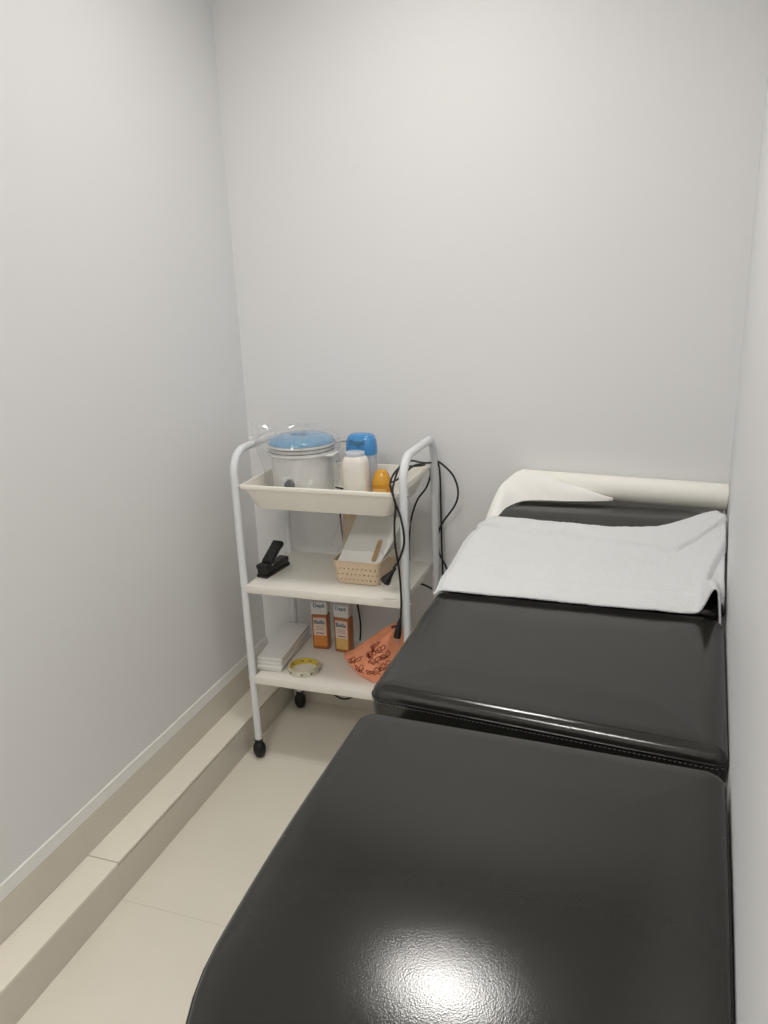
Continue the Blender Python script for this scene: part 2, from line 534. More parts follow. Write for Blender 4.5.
seq = [ringat(A0-ax*.001, .0145, 24), ringat(A0-ax*.001, .0168, 24), ringat(A1+ax*.001, .0168, 24), ringat(A1+ax*.001, .0145, 24), ringat(A0-ax*.001, .0145, 24)]
for A, B in zip(seq, seq[1:]):
    for k in range(24): bm.faces.new((A[k], A[(k+1) % 24], B[(k+1) % 24], B[k]))
part('cardboard_tube', bm, M['core'], roll)
# loose sheet: ruled between the outer edge (on the roll) and the torn edge (on the cushion)
Aed = catmull([(-.402, 1.955, .757), (-.403, 2.02, .7815), (-.387, 2.08, .829), (-.3715, 2.12, .846), (-.336, 2.142, .8685), (-.28, 2.135, .860), (-.2263, 2.13, .846), (-.1445, 2.122, .826), (-.085, 2.119, .8075)], 10)
Bed = catmull([(-.376, 1.962, .7735), (-.368, 2.0, .7815), (-.355, 2.04, .7905), (-.318, 2.078, .7985), (-.265, 2.088, .8005), (-.22, 2.090, .8005), (-.165, 2.096, .8015), (-.12, 2.103, .8025), (-.082, 2.112, .8035)], 10)
bm = bmesh.new(); P = []
nv = 10
for i, (a, b) in enumerate(zip(Aed, Bed)):
    row = []
    for j in range(nv+1):
        f = j/nv
        p = a.lerp(b, f)
        s = math.sin(PI*f)
        p = p + V((0, -.004, .006))*s + V((0, 0, .0025))*s*noise.noise((p.x*16, p.y*16, 3))
        if j == nv:
            p = p + V((0, .0022, 0))*noise.noise((p.x*140, 5, 1))
        row.append(p)
    P.append(row)
add_grid(bm, P); solidify(bm, .0006)
part('loose_sheet', bm, M['paper'], roll)

# ------------------------------------------------------------------ towel
def lerp_tab(tab, x):
    if x <= tab[0][0]: return tab[0][1]
    for (a, fa), (b, fb) in zip(tab, tab[1:]):
        if x <= b:
            t = (x-a)/(b-a); t = t*t*(3-2*t) if False else t
            return fa + (fb-fa)*t
    return tab[-1][1]
rear = [(-.40, 1.935), (-.30, 1.937), (-.17, 1.925), (-.076, 1.918), (.03, 1.938), (.115, 1.990), (.160, 2.020), (.200, 1.98)]
front = [(-.46, 1.603), (-.2, 1.602), (.0, 1.600), (.10, 1.602), (.14, 1.605), (.20, 1.61)]
left = [(0, -.4475), (.2, -.4475), (.45, -.437), (.72, -.431), (.86, -.420), (.95, -.408), (1, -.394)]
def sm(a, b, x):
    t = max(0, min(1, (x-a)/(b-a))); return t*t*(3-2*t)
def cush_z(y): return .705 + max(0, .212*(min(y, 2.03)-1.62) + .06*max(0, y-2.03))
bm = bmesh.new(); P = []
NU, NV = 150, 110
for j in range(NV+1):
    v = j/NV
    row = []
    for i in range(NU+1):
        u = i/NU
        xl = lerp_tab(left, v)
        x = xl + (.1835-xl)*u
        y = lerp_tab(front, x)*(1-v) + lerp_tab(rear, x)*v
        xr = wx(y) - .006
        x = xl + (xr-xl)*u
        z = cush_z(y) + .0055
        # left border bends down over the cushion edge
        e = 1-sm(0, .022, x-xl)
        z -= .012*e
        # rear hem is folded over: a second layer beyond a crisp line
        yh = lerp_tab([(-.40, 1.907), (-.2, 1.888), (.0, 1.862), (.075, 1.850), (.12, 1.90), (.2, 2.01)], x)
        z += .0085*sm(0, .005, y-yh) - .0025*math.exp(-((y-yh+.003)/.004)**2)
        # the whole rear edge is rolled and sits a little proud
        z += .004*math.exp(-((1-v)/.05)**2)
        # front edge lifted by the thickness of its hem
        z += .0025*math.exp(-(v/.05)**2) + .002*math.exp(-((v-.22)/.03)**2)
        # broad soft waves
        z += .0035*noise.noise((x*6, y*7, 2.0)) + .0016*noise.noise((x*19, y*17, 5.0))
        # right end: thick fold raised against the wall, then a tail in the gap
        fold = sm(.02, .16, x-.0)*sm(1.70, 1.98, y)
        z += .008*fold
        xc = lerp_tab([(1.60, .135), (1.74, .139), (1.80, .152), (1.892, .182), (2.0, .215)], y)
        step = sm(-.003, .003, x-xc)
        z -= .016*step*sm(1.66, 1.76, y)
        arch = math.exp(-((x-.146)/.017)**2)*(1-sm(1.60, 1.80, y))
        z += .058*arch
        tail = sm(.150, .166, x)*(1-sm(1.61, 1.74, y))
        z -= .085*tail
        row.append(V((x, y, z)))
    P.append(row)
add_grid(bm, P); solidify(bm, -.004)
for v in bm.verts:
    v.co += V((noise.noise(v.co*190), noise.noise(v.co*190+V((9, 0, 0))), noise.noise(v.co*190+V((0, 9, 0)))))*.0009
tw = obj('towel', bm, M['towel'])
tag(tw, 'white terry towel spread across the raised head section of the couch', 'towel')

# ------------------------------------------------------------------ trolley
XL, XR, YF, YR = -1.078, -.590, 1.845, 2.145
TOP = .958
cart = thing('utility_trolley', 'white three-tier metal trolley on black castors in the back corner', 'trolley', ((XL+XR)/2, (YF+YR)/2, 0))
for x in (XL, XR):
    r = .062
    pts = [V((x, YF, .062))]
    for k in range(10): pts.append(V((x, YF, .062 + (TOP-r-.062)*(k+1)/10)))
    for k in range(1, 9):
        a = PI/2*k/8
        pts.append(V((x, YF + r - r*math.cos(a), TOP - r + r*math.sin(a))))
    pts.append(V((x, YR-r, TOP)))
    for k in range(1, 9):
        a = PI/2*k/8
        pts.append(V((x, YR - r + r*math.sin(a), TOP - r + r*math.cos(a))))
    for k in range(10): pts.append(V((x, YR, TOP - r - (TOP-r-.062)*(k+1)/10)))
    bm = bmesh.new(); add_tube(bm, pts, .0112, 16)
    fr = part('side_frame', bm, M['white_metal'], cart)
    fr['label'] = 'white bent tube frame of the trolley, ' + ('beside the left wall' if x == XL else 'beside the couch')
    sgn = -1 if x == XL else 1
    for y in (YF, YR):
        for z in (.864, .560, .269):
            for s_ in ((1, -1) if z > .8 else (1,)):
                bm = bmesh.new()
                c = V((x + sgn*s_*.0105, y, z)); d = V((sgn*s_, 0, 0))
                add_tube(bm, [c, c+d*.002, c+d*.0042], [.0042, .004, .0022], 10)
                part('screw', bm, M['steel'], fr)
for z1, nm in ((.572, 'middle_shelf'), (.281, 'bottom_shelf')):
    bm = bmesh.new(); add_box(bm, XL+.0095, XR-.0095, YF-.009, YR-.004, z1-.0235, z1, .002, 2)
    part(nm, bm, M['shelf'], cart)
# plastic tray: flared walls, rolled rim, hollow
bm = bmesh.new()
rim = dict(x0=XL+.013, x1=XR-.013, y0=YF-.006, y1=YR+.004)
def rect(ins, rad):
    c = [(rim['x0']+ins, rim['y0']+ins*.8), (rim['x1']-ins, rim['y0']+ins*.8), (rim['x1']-ins, rim['y1']-ins*.8), (rim['x0']+ins, rim['y1']-ins*.8)]
    return rounded_poly(c, [rad]*4, 0, 5, 8)
prof = [(.040, .797, .018), (.036, .7955, .02), (.033, .798, .02), (.009, .855, .015), (.008, .8565, .015), (.000, .8575, .012), (-.001, .862, .012), (.000, .867, .012), (.004, .869, .012),
        (.0095, .868, .012), (.012, .860, .012), (.036, .802, .02), (.044, .7995, .018)]
rings = []
for ins, z, rad in prof: rings.append([bm.verts.new((p.x, p.y, z)) for p in rect(ins, rad)])
N = len(rings[0])
for A, B in zip(rings, rings[1:]):
    for k in range(N): bm.faces.new((A[k], A[(k+1) % N], B[(k+1) % N], B[k]))
bm.faces.new(rings[0][::-1]); bm.faces.new(rings[-1])
part('tray', bm, M['tray'], cart, True, 40)
for x in (XL, XR):
    for y in (YF, YR):
        bm = bmesh.new()
        add_lathe(bm, [(0, .0), (.007, .0008), (.014, .006), (.0188, .018), (.0198, .028), (.0188, .039), (.0135, .049), (.0085, .053), (.0085, .056)], (x, y, 0), 24)
        w = part('caster', bm, M['black_rubber'], cart, True, 0)
        bm = bmesh.new()
        for k in range(6):
            a = 2*PI*k/6
            c = V((x, y, .058)); d = V((math.cos(a), math.sin(a), 0)); s = V((-d.y, d.x, 0))
            A = [c + s*.005, c - s*.005, c + d*.0145 + V((0, 0, .004)) - s*.001, c + d*.0145 + V((0, 0, .004)) + s*.001]
            lo_ = [bm.verts.new(p - V((0, 0, .0018))) for p in A]; hi_ = [bm.verts.new(p + V((0, 0, .0018))) for p in A]
            bm.faces.new(lo_); bm.faces.new(hi_[::-1])
            for q in range(4): bm.faces.new((lo_[q], lo_[(q+1) % 4], hi_[(q+1) % 4], hi_[q]))
        add_lathe(bm, [(.0, .054), (.0115, .055), (.0122, .059), (.0118, .064), (0, .065)], (x, y, 0), 20)
        part('collar', bm, M['blackp'], w, True, 30)

TZ, SZ, BZ = .7997, .572, .281      # surfaces: tray floor, middle shelf, bottom shelf

# ------------------------------------------------------------------ wax warmer
WX, WY = -.934, 1.985
wz = TZ
wm = thing('wax_warmer', 'round white wax warmer with a blue domed lid in the trolley tray', 'wax warmer', (WX, WY, wz))
RZ = .020
bm = bmesh.new()
add_lathe(bm, [(0, 0), (.078, 0), (.083, .004), (.086, .03), (.0875, .075), (.088, .112+RZ), (.086, .116+RZ), (.082, .117+RZ), (.0, .117+RZ)], (WX, WY, wz), 48)
part('body', bm, M['warmer'], wm)
bm = bmesh.new()
add_lathe(bm, [(r_, z_+RZ) for r_, z_ in [(.084, .113), (.097, .115), (.0985, .118), (.097, .121), (.091, .1225), (.0905, .127), (.0945, .1285), (.0945, .1315), (.0905, .133), (.0905, .137), (.0965, .1385), (.0965, .1435), (.088, .146), (.0, .146)]], (WX, WY, wz), 56)
for sgn, yy in ((1, -.02), (-1, .015)):         # side grips of the rim
    base = V((WX+sgn*.088, WY+yy, wz+.118+RZ))
    add_box(bm, -.004, .026, -.028, .028, -.003, .003, .0028, 3, Matrix.Translation(base) @ Matrix.Scale(sgn, 4, (1, 0, 0)))
part('rim', bm, M['warmer_rim'], wm)
for k in (0, 1):
    bm = bmesh.new()
    add_tube(bm, [(WX+.0915*math.cos(a_), WY+.0915*math.sin(a_), wz+RZ+.1250+.0105*k) for a_ in [2*PI*q/56 for q in range(56)]], .0010, 6, closed=True)
    part('gasket', bm, M['blackp'], wm)
bm = bmesh.new()
add_tube(bm, catmull([(WX+.080, WY+.045, wz+.138+RZ), (WX+.105, WY+.05, wz+.140+RZ), (WX+.122, WY+.05, wz+.1395+RZ)], 5), [.004]*11, 8)
part('pan_handle', bm, M['steel'], wm)
bm = bmesh.new()
add_lathe(bm, [(r_, z_+RZ) for r_, z_ in [(.0935, .1445), (.0955, .147), (.0945, .151), (.090, .1560), (.080, .1615), (.060, .1665), (.040, .1690), (.02, .170), (0, .1702)]], (WX, WY, wz), 56)
lid = part('lid', bm, M['lid'], wm)
bm = bmesh.new()
add_box(bm, -.022, .022, -.013, .013, 0, .0032, .0014, 2, Matrix.Translation((WX+.004, WY-.016, wz+.1692+RZ)))
part('vent', bm, M['lid_dark'], lid)
bm = bmesh.new()
kc = V((WX-.002, WY-.0855, wz+.060)); kd = V((0, -1, .02)).normalized()
add_tube(bm, [kc, kc+kd*.004, kc+kd*.014, kc+kd*.0165], [.0145, .0145, .0125, .008], 24)
part('dial', bm, M['blackp'], wm)
def wrap_body(bm, r):
    for v in bm.verts:
        a = -PI/2 + v.co.x/r
        rr = r + v.co.z
        v.co = V((WX + rr*math.cos(a), WY + rr*math.sin(a), wz + .085 + v.co.y))
bm = text_mesh('Wax', .012); 
for v in bm.verts: v.co.x += .004
wrap_body(bm, .0884)
bm2 = bmesh.new()
for k, (w, yo) in enumerate(((.022, -.010), (.012, -.015))):
    add_box(bm2, -w/2, w/2, yo-.0008, yo+.0008, .0001, .0004)
wrap_body(bm2, .0884)
bm.free()
part('printed_mark', bm2, M['ink'], wm, False)

# clear bag pulled over the warmer: a crinkled skirt, and its bunched mouth at the upper left
bm = bmesh.new()
def crumple(co, a, r, z):
    q = V((math.cos(a)*3.2, math.sin(a)*3.2, z*26))
    n = noise.noise(q) + .6*abs(noise.noise(q*2.3 + V((4, 0, 0))))
    rad = V((math.cos(a), math.sin(a), 0))
    wl = sm(.35, 1, math.cos(a-PI*.97))
    co = co + rad*(.010*n + (.022*wl*sm(.04, .15, z) if r > .05 else 0)) + V((0, 0, .003*n))
    if co.z < .895: co.x = max(co.x, XL+.018 + (.895-co.z)*.4)
    co.x = max(co.x, -1.12)
    return co
prof = [(.095, .032), (.098, .045), (.100, .060), (.101, .075), (.102, .09), (.104, .105), (.105, .12), (.108, .135), (.109, .15), (.109, .163), (.105, .176), (.096, .187), (.078, .196), (.060, .202), (.040, .207), (.020, .211), (.0, .213)]
add_lathe(bm, prof, (WX, WY, wz), 84, fn=crumple)
# bunched corner over the trolley rail
P = []
for i in range(9):
    u = i/8
    row = []
    for j in range(9):
        v = j/8
        c_ = V((-1.015 - .072*u, 1.955 + .02*v, .955 + .050*v + .014*u))
        row.append(c_ + V((noise.noise((u*6, v*6, 1))*.008, noise.noise((u*6, v*6, 7))*.022, noise.noise((u*7, v*7, 4))*.010)))
    P.append(row)
add_grid(bm, P)
bgm = obj('plastic_bag', bm, M['film'], None, False)
tag(bgm, 'clear crumpled plastic bag pulled over the blue-lidded wax warmer', 'plastic bag')
# ------------------------------------------------------------------ bottles in the tray
def jar_body(prof, c, sx, sy, name, m, root, power=1.0, seg=40):
    bm = bmesh.new()
    def fn(co, a, r, z):
        if power == 1.0: return co
        ca, sa = math.cos(a), math.sin(a)
        f = (abs(ca)**power + abs(sa)**power)**(-1/power)
        return V((c[0] + r*sx*ca*f, c[1] + r*sy*sa*f, co.z))
    add_lathe(bm, prof, c, seg, sx, sy, fn)
    return part(name, bm, m, root)

c = (-.757, 1.945, TZ)
b1 = thing('cotton_bottle', 'clear bottle filled with white cotton, in front of the blue-capped bottle', 'bottle', c)
jar_body([(0, 0), (.031, 0), (.034, .004), (.035, .02), (.0355, .105), (.0352, .121), (.0325, .132), (.027, .139), (.024, .142), (0, .1425)], c, 1, .85, 'body', M['cotton'], b1, 3.0)
jar_body([(.0245, .1395), (.0260, .1405), (.0265, .148), (.025, .1505), (.021, .1515), (0, .1515)], c, 1, .9, 'rim', M['bottle'], b1, 2.4)
c = (-.765, 2.020, TZ)
b2 = thing('talc_bottle', 'tall frosted bottle with a bright blue cap standing in the trolley tray', 'bottle', c)
jar_body([(0, 0), (.036, 0), (.040, .005), (.041, .06), (.0425, .120), (.0425, .129), (0, .1295)], c, 1.0, .62, 'body', M['bottle'], b2, 3.0)
o = jar_body([(.0, .129), (.0435, .1295), (.044, .134), (.0435, .150), (.0415, .168), (.037, .180), (.030, .1855), (.015, .1875), (0, .188)], c, 1.0, .66, 'cap', M['bluecap'], b2, 3.0)
bm = text_mesh('Depil', .021, .0004, .0004)
bmesh.ops.transform(bm, matrix=Matrix.Translation((c[0]-.004, c[1]-.0292, TZ+.165)) @ Matrix.Rotation(math.radians(70), 4, 'X'), verts=bm.verts)
part('lettering', bm, M['ink_blue'], o, False)
c = (-.690, 1.965, TZ)
b3 = thing('honey_bottle', 'small orange bottle with a conical orange cap in the trolley tray', 'bottle', c)
o = jar_body([(0, 0), (.024, 0), (.0275, .004), (.0285, .02), (.0280, .050), (.0265, .0575), (0, .058)], c, 1, .8, 'body', M['honey'], b3, 2.4)
jar_body([(0, .0575), (.0266, .058), (.0270, .061), (.0258, .069), (.0225, .080), (.0185, .090), (.014, .0965), (.007, .099), (0, .0995)], c, 1, .85, 'cap', M['honeycap'], b3, 2.2)
bm = bmesh.new()
P = []
for j in range(5):
    row = []
    for i in range(13):
        a = -PI/2 + (i/12-.5)*1.35
        ca, sa = math.cos(a), math.sin(a); f = (abs(ca)**2.4+abs(sa)**2.4)**(-1/2.4)
        row.append(V((c[0]+.0292*ca*f, c[1]+.0292*.8*sa*f-.0002, TZ+.016+.034*j/4)))
    P.append(row)
add_grid(bm, P); solidify(bm, .0003); part('paper_label', bm, M['honeylabel'], o)

# ------------------------------------------------------------------ middle shelf
# black hole punch with its lever open
hp = thing('hole_punch', 'small black hole punch with raised lever on the middle shelf', 'hole punch', (-1.030, 1.96, SZ))
Rz = Matrix.Translation((-1.042, 1.952, SZ)) @ Matrix.Rotation(math.radians(-7), 4, 'Z')
bm = bmesh.new()
add_box(bm, -.0185, .0185, -.055, .072, 0, .010, .003, 2, Rz)
add_box(bm, -.0165, .0165, -.053, .070, .010, .030, .004, 2, Rz)
add_box(bm, -.0185, .0185, -.055, -.018, .026, .040, .004, 2, Rz)
part('body', bm, M['blackp'], hp)
bm = bmesh.new()
add_box(bm, -.017, .017, 0, .082, -.004, .009, .003, 2, Rz @ Matrix.Translation((.002, -.026, .036)) @ Matrix.Rotation(math.radians(32), 4, 'X'))
add_box(bm, -.0175, .0175, .064, .083, -.006, .009, .003, 2, Rz @ Matrix.Translation((.002, -.026, .036)) @ Matrix.Rotation(math.radians(32), 4, 'X'))
part('lever', bm, M['blackp'], hp)
bm = bmesh.new(); a_ = Rz @ V((-.0205, -.024, .034)); b_ = Rz @ V((.0205, -.024, .034)); add_tube(bm, [a_, b_], .003, 10); part('pin', bm, M['steel'], hp)

# perforated basket
KX0, KX1, KY0, KY1, KH = -.827, -.690, 1.913, 2.105, .068
bk = thing('storage_basket', 'beige perforated plastic basket on the middle shelf of the trolley', 'basket', ((KX0+KX1)/2, (KY0+KY1)/2, SZ))
bm = bmesh.new()
NS, NT = 96, 8
def kpoint(s, t):
    g = .006*t
    cs = [(KX0-g+.004, KY0-g+.004), (KX1+g-.004, KY0-g+.004), (KX1+g-.004, KY1+g-.004), (KX0-g+.004, KY1+g-.004)]
    pts = rounded_poly(cs, [.016]*4, 0, 6, 24)
    L = [0]
    for a, b in zip(pts, pts[1:]+pts[:1]): L.append(L[-1]+(b-a).length)
    u = s*L[-1]
    for j in range(len(pts)):
        if L[j+1] >= u - 1e-12:
            f = (u-L[j])/(L[j+1]-L[j]); p = pts[j].lerp(pts[(j+1) % len(pts)], f); break
    return V((p.x, p.y, SZ + .002 + (KH-.002)*t))
tabs = [[kpoint((i % NS)/NS, j/NT) for i in range(NS)] for j in range(NT+1)]
gv = [[bm.verts.new(p) for p in row] for row in tabs]
for j in range(NT):
    for i in range(NS):
        c0, c1, c2, c3 = gv[j][i], gv[j][(i+1) % NS], gv[j+1][(i+1) % NS], gv[j+1][i]
        hole = 1 <= j <= 5 and (j % 2 == 1) and ((i + (j//2)) % 2 == 0)
        if not hole: bm.faces.new((c0, c1, c2, c3)); continue
        q = [v.co.copy() for v in (c0, c1, c2, c3)]
        cen = (q[0]+q[1]+q[2]+q[3])/4
        w = (q[1]-q[0]+q[2]-q[3])/2; hgt = (q[3]-q[0]+q[2]-q[1])/2
        d0 = bm.verts.new(cen - hgt*.36); d1 = bm.verts.new(cen + w*.36); d2 = bm.verts.new(cen + hgt*.36); d3 = bm.verts.new(cen - w*.36)
        for f in ((c0, c1, d0), (c1, d1, d0), (c1, c2, d1), (c2, d2, d1), (c2, c3, d2), (c3, d3, d2), (c3, c0, d3), (c0, d0, d3)): bm.faces.new(f)
bm.faces.new(gv[0][::-1])
solidify(bm, .0016)
part('basket_wall', bm, M['basket'], bk, True, 30)
bm = bmesh.new(); loop = [v + V((0, 0, 0)) for v in tabs[NT]]
add_tube(bm, loop, .0022, 8, closed=True)
part('rim', bm, M['basket'], bk)

# pack of white waxing strips filling the basket, sloping up to the back
sp_ = None
bm = bmesh.new(); P = []
def packz(y, x): return SZ + .0655 + .085*((y-1.923)/.175)**1.25 + .003*noise.noise((x*14, y*14, 1))
xs = [-.821 + (.125)*i/14 for i in range(15)]
ys = [1.923 + (.175)*i/18 for i in range(19)]
top = [[V((x + .022*((y-1.923)/.175)*((x+.821)/.125), y, packz(y, x) - .006*(abs((x+.7585)/.0625))**6)) for x in xs] for y in ys]
gt = add_grid(bm, top)
bt = add_grid(bm, [[V((-.7595+(x+.7595)*.8, 2.01+(y-2.01)*.84, SZ+.046)) for x in xs] for y in ys])
bt2 = None
def rimv(g): return g[0] + [r[-1] for r in g[1:]] + g[-1][-2::-1] + [r[0] for r in g[-2:0:-1]]
ra, rb = rimv(gt), rimv(bt)
for k in range(len(ra)): bm.faces.new((ra[k], ra[(k+1) % len(ra)], rb[(k+1) % len(ra)], rb[k]))
o = obj('strip_pack', bm, M['strip']); tag(o, 'white pack of waxing strips filling the beige basket', 'waxing strips'); sharp(o, 40)
# clear wrapper, ends crinkled and sticking out on both sides of the basket
bm = bmesh.new(); P = []
for j in range(15):
    y = 1.965 + .130*j/14
    row = []
    for i in range(45):
        u = i/44
        x = -.872 + .226*u
        inside = sm(-.84, -.815, x)*(1-sm(-.705, -.685, x))
        zz = packz(min(max(y, 1.93), 2.1), max(-.82, min(-.70, x))) + .0035
        n = noise.noise((x*70, y*55, 4)) + .5*noise.noise((x*140, y*120, 9))
        zz += (.0015 + .009*(1-inside))*n + .0015 - (1-inside)*.016
        if x < -.822 or x > -.694: zz = max(zz, SZ+KH+.006)
        row.append(V((x, y + .004*n*(1-inside), zz)))
    P.append(row)
add_grid(bm, P)
o = obj('plastic_wrapper', bm, M['film2']); tag(o, 'clear crinkled plastic wrapper lying over the strips in the basket', 'wrapper')
# wooden spatula lying on the strips
bm = bmesh.new()
a, b = V((-.712, 1.936, packz(1.936, -.712)+.002)), V((-.716, 2.006, packz(2.006, -.716)+.0025))
d = (b-a).normalized(); side = d.cross(V((0, 0, 1))).normalized(); nn = side.cross(d)
prof2 = []
for k in range(13): prof2.append((-.0062*math.cos(PI*k/12), -.0062*math.sin(PI*k/12)))
L_ = (b-a).length
out = [(x_, y_) for x_, y_ in prof2] + [(-x_, L_ - y_) for x_, y_ in prof2]
lo_ = [bm.verts.new(a + side*x_ + d*y_) for x_, y_ in out]; hi_ = [bm.verts.new(a + side*x_ + d*y_ + nn*.0018) for x_, y_ in out]
bm.faces.new(lo_); bm.faces.new(hi_[::-1])
for q in range(len(out)): bm.faces.new((lo_[q], lo_[(q+1) % len(out)], hi_[(q+1) % len(out)], hi_[q]))
o = obj('wooden_spatula', bm, M['wood']); sharp(o, 30); tag(o, 'thin wooden spatula lying on the white strips in the basket', 'spatula')
# tan card standing behind the basket
bm = bmesh.new(); P = []
for j in range(11):
    t_ = j/10
    P.append([V((-.878 + .045*i/8 + .004*t_, 2.112 + .012*t_ + .005*math.sin(PI*i/8), SZ + .0005 + .160*t_)) for i in range(9)])
add_grid(bm, P); solidify(bm, .003)
o = obj('card_sleeve', bm, M['tan']); tag(o, 'tan card sleeve standing behind the beige basket', 'card sleeve')

# ------------------------------------------------------------------ bottom shelf
pads = [(0, 0, 'bottom one of the four stacked white boards on the bottom shelf'), (.002, -.006, 'second from the bottom of the four stacked white boards'),
        (.000, -.001, 'third from the bottom of the four stacked white boards'), (-.002, .004, 'topmost of the four stacked white boards on the bottom shelf')]
for k, (dx, dy, lab) in enumerate(pads):
    bm = bmesh.new()
    Mx = Matrix.Translation((-1.047+dx, 2.002+dy, BZ + .0106*k)) @ Matrix.Rotation(math.radians((-3, -4.5, -4, -4.8)[k]*-1), 4, 'Z')
    add_box(bm, -.040, .040, -.124, .126, .0002, .0102, .0018, 2, Mx)
    o = obj('white_board', bm, M['pad']); sharp(o, 50)
    tag(o, lab, 'board', 'white boards stacked on the bottom shelf')

def cartridge(c, rot, label, lab_mat, pic_mat, big):
    r = thing('wax_cartridge', label, 'wax cartridge', c, 'amber wax cartridges on the bottom shelf')
    R_ = Matrix.Translation(c) @ Matrix.Rotation(rot, 4, 'Z')
    def P_(bm): bmesh.ops.transform(bm, matrix=R_, verts=bm.verts); return bm
    bm = bmesh.new(); add_box(bm, -.027, .027, -.017, .017, 0, .118, .005, 3)
    body = part('body', P_(bm), M['wax'], r)
    bm = bmesh.new(); add_box(bm, -.0245, .0245, -.0155, .0155, .118, .124, .001, 1)
    add_box(bm, -.0268, .0268, -.0175, .0175, .121, .160, .004, 3)
    cap = part('cap', P_(bm), M['whitecap'], r)
    bm = text_mesh('Depil', .0175, .00035)
    bmesh.ops.transform(bm, matrix=Matrix.Translation((0, -.0177, .149)) @ Matrix.Rotation(PI/2, 4, 'X'), verts=bm.verts)
    part('lettering', P_(bm), M['ink_blue'], cap, False)
    bm = bmesh.new(); add_box(bm, -.0205, .0205, -.0176, -.0169, .012, .108); lb = part('front_label', P_(bm), lab_mat, body, False)
    bm = bmesh.new(); add_box(bm, -.0205, .0205, -.0179, -.0172, .012, .048)
    bl = [(-.012, .030, .008), (.004, .038, .010), (.012, .026, .007), (-.002, .022, .008)]
    for x_, z_, r_ in bl:
        add_tube(bm, [(x_, -.0178, z_), (x_, -.0184, z_)], [r_, r_*.9], 14)
    part('label_picture', P_(bm), pic_mat, body, False)
    bm = text_mesh(big, .0185, .0004)
    bmesh.ops.transform(bm, matrix=Matrix.Translation((-.001, -.0179, .093)) @ Matrix.Rotation(PI/2, 4, 'X'), verts=bm.verts)
    part('label_lettering', P_(bm), M['ink_blue'], body, False)
    bm = bmesh.new()
    for z_, w_ in ((.078, .030), (.073, .026), (.068, .030)): add_box(bm, -w_/2, w_/2, -.0181, -.0178, z_-.0005, z_+.0005)
    add_box(bm, -.013, .013, -.0181, -.0178, .0545, .0575)
    part('label_lines', P_(bm), M['ink_brown'], body, False)
    return r
cartridge((-.947, 2.070, BZ), math.radians(8), 'amber wax cartridge with white cap, touching the stacked white boards', M['label'], M['label_o'], 'Bella')
cartridge((-.868, 2.064, BZ), math.radians(-4), 'amber wax cartridge with white cap, nearer the orange bag', M['label'], M['label_y'], 'Bella')

tp = thing('tape_roll', 'thin roll of tape with a yellow core on the bottom shelf', 'tape roll', (-.940, 1.912, BZ))
bm = bmesh.new()
R1, R0 = .0490, .0430
seg = 56; rings = []
for r_, z_ in ((R0+.0008, .0006), (R1-.001, .0004), (R1, .0015), (R1, .0165), (R1-.001, .0178), (R0+.0008, .0176)):
    rings.append([bm.verts.new((-.940+r_*math.cos(2*PI*k/seg), 1.912+r_*math.sin(2*PI*k/seg), BZ+z_)) for k in range(seg)])
for A, B in zip(rings, rings[1:]+rings[:1]):
    for k in range(seg): bm.faces.new((A[k], A[(k+1) % seg], B[(k+1) % seg], B[k]))
tr_ = part('tape', bm, M['tape'], tp)
bm = bmesh.new(); rings = []
for r_, z_ in ((R0-.0012, .0004), (R0+.0007, .0004), (R0+.0007, .0179), (R0-.0012, .0179)):
    rings.append([bm.verts.new((-.940+r_*math.cos(2*PI*k/seg), 1.912+r_*math.sin(2*PI*k/seg), BZ+z_)) for k in range(seg)])
for A, B in zip(rings, rings[1:]+rings[:1]):
    for k in range(seg): bm.faces.new((A[k], A[(k+1) % seg], B[(k+1) % seg], B[k]))
part('core', bm, M['tape_in'], tp)
for k in range(9):
    a = 2*PI*(k+.3*random.random())/9
    for rr, sg in ((R1, 1), (R0-.0012, -1)):
        bm = bmesh.new()
        cpt = V((-.940 + rr*math.cos(a), 1.912 + rr*math.sin(a), BZ+.009)); t_ = V((-math.sin(a), math.cos(a), 0)); nrm = V((math.cos(a), math.sin(a), 0))*sg
        w_, h_ = .0038, .0022
        q = [cpt + nrm*.0003 + t_*sx_*w_ + V((0, 0, sz_*h_ + sx_*.001)) for sx_, sz_ in ((-1, -1), (1, -1), (1, 1), (-1, 1))]
        q2 = [p - nrm*.0005 for p in q]
        A = [bm.verts.new(p) for p in q]; B = [bm.verts.new(p) for p in q2]
        bm.faces.new(A); bm.faces.new(B[::-1])
        for i_ in range(4): bm.faces.new((A[i_], A[(i_+1) % 4], B[(i_+1) % 4], B[i_]))
        part('printed_mark', bm, M['ink'], tr_, False)

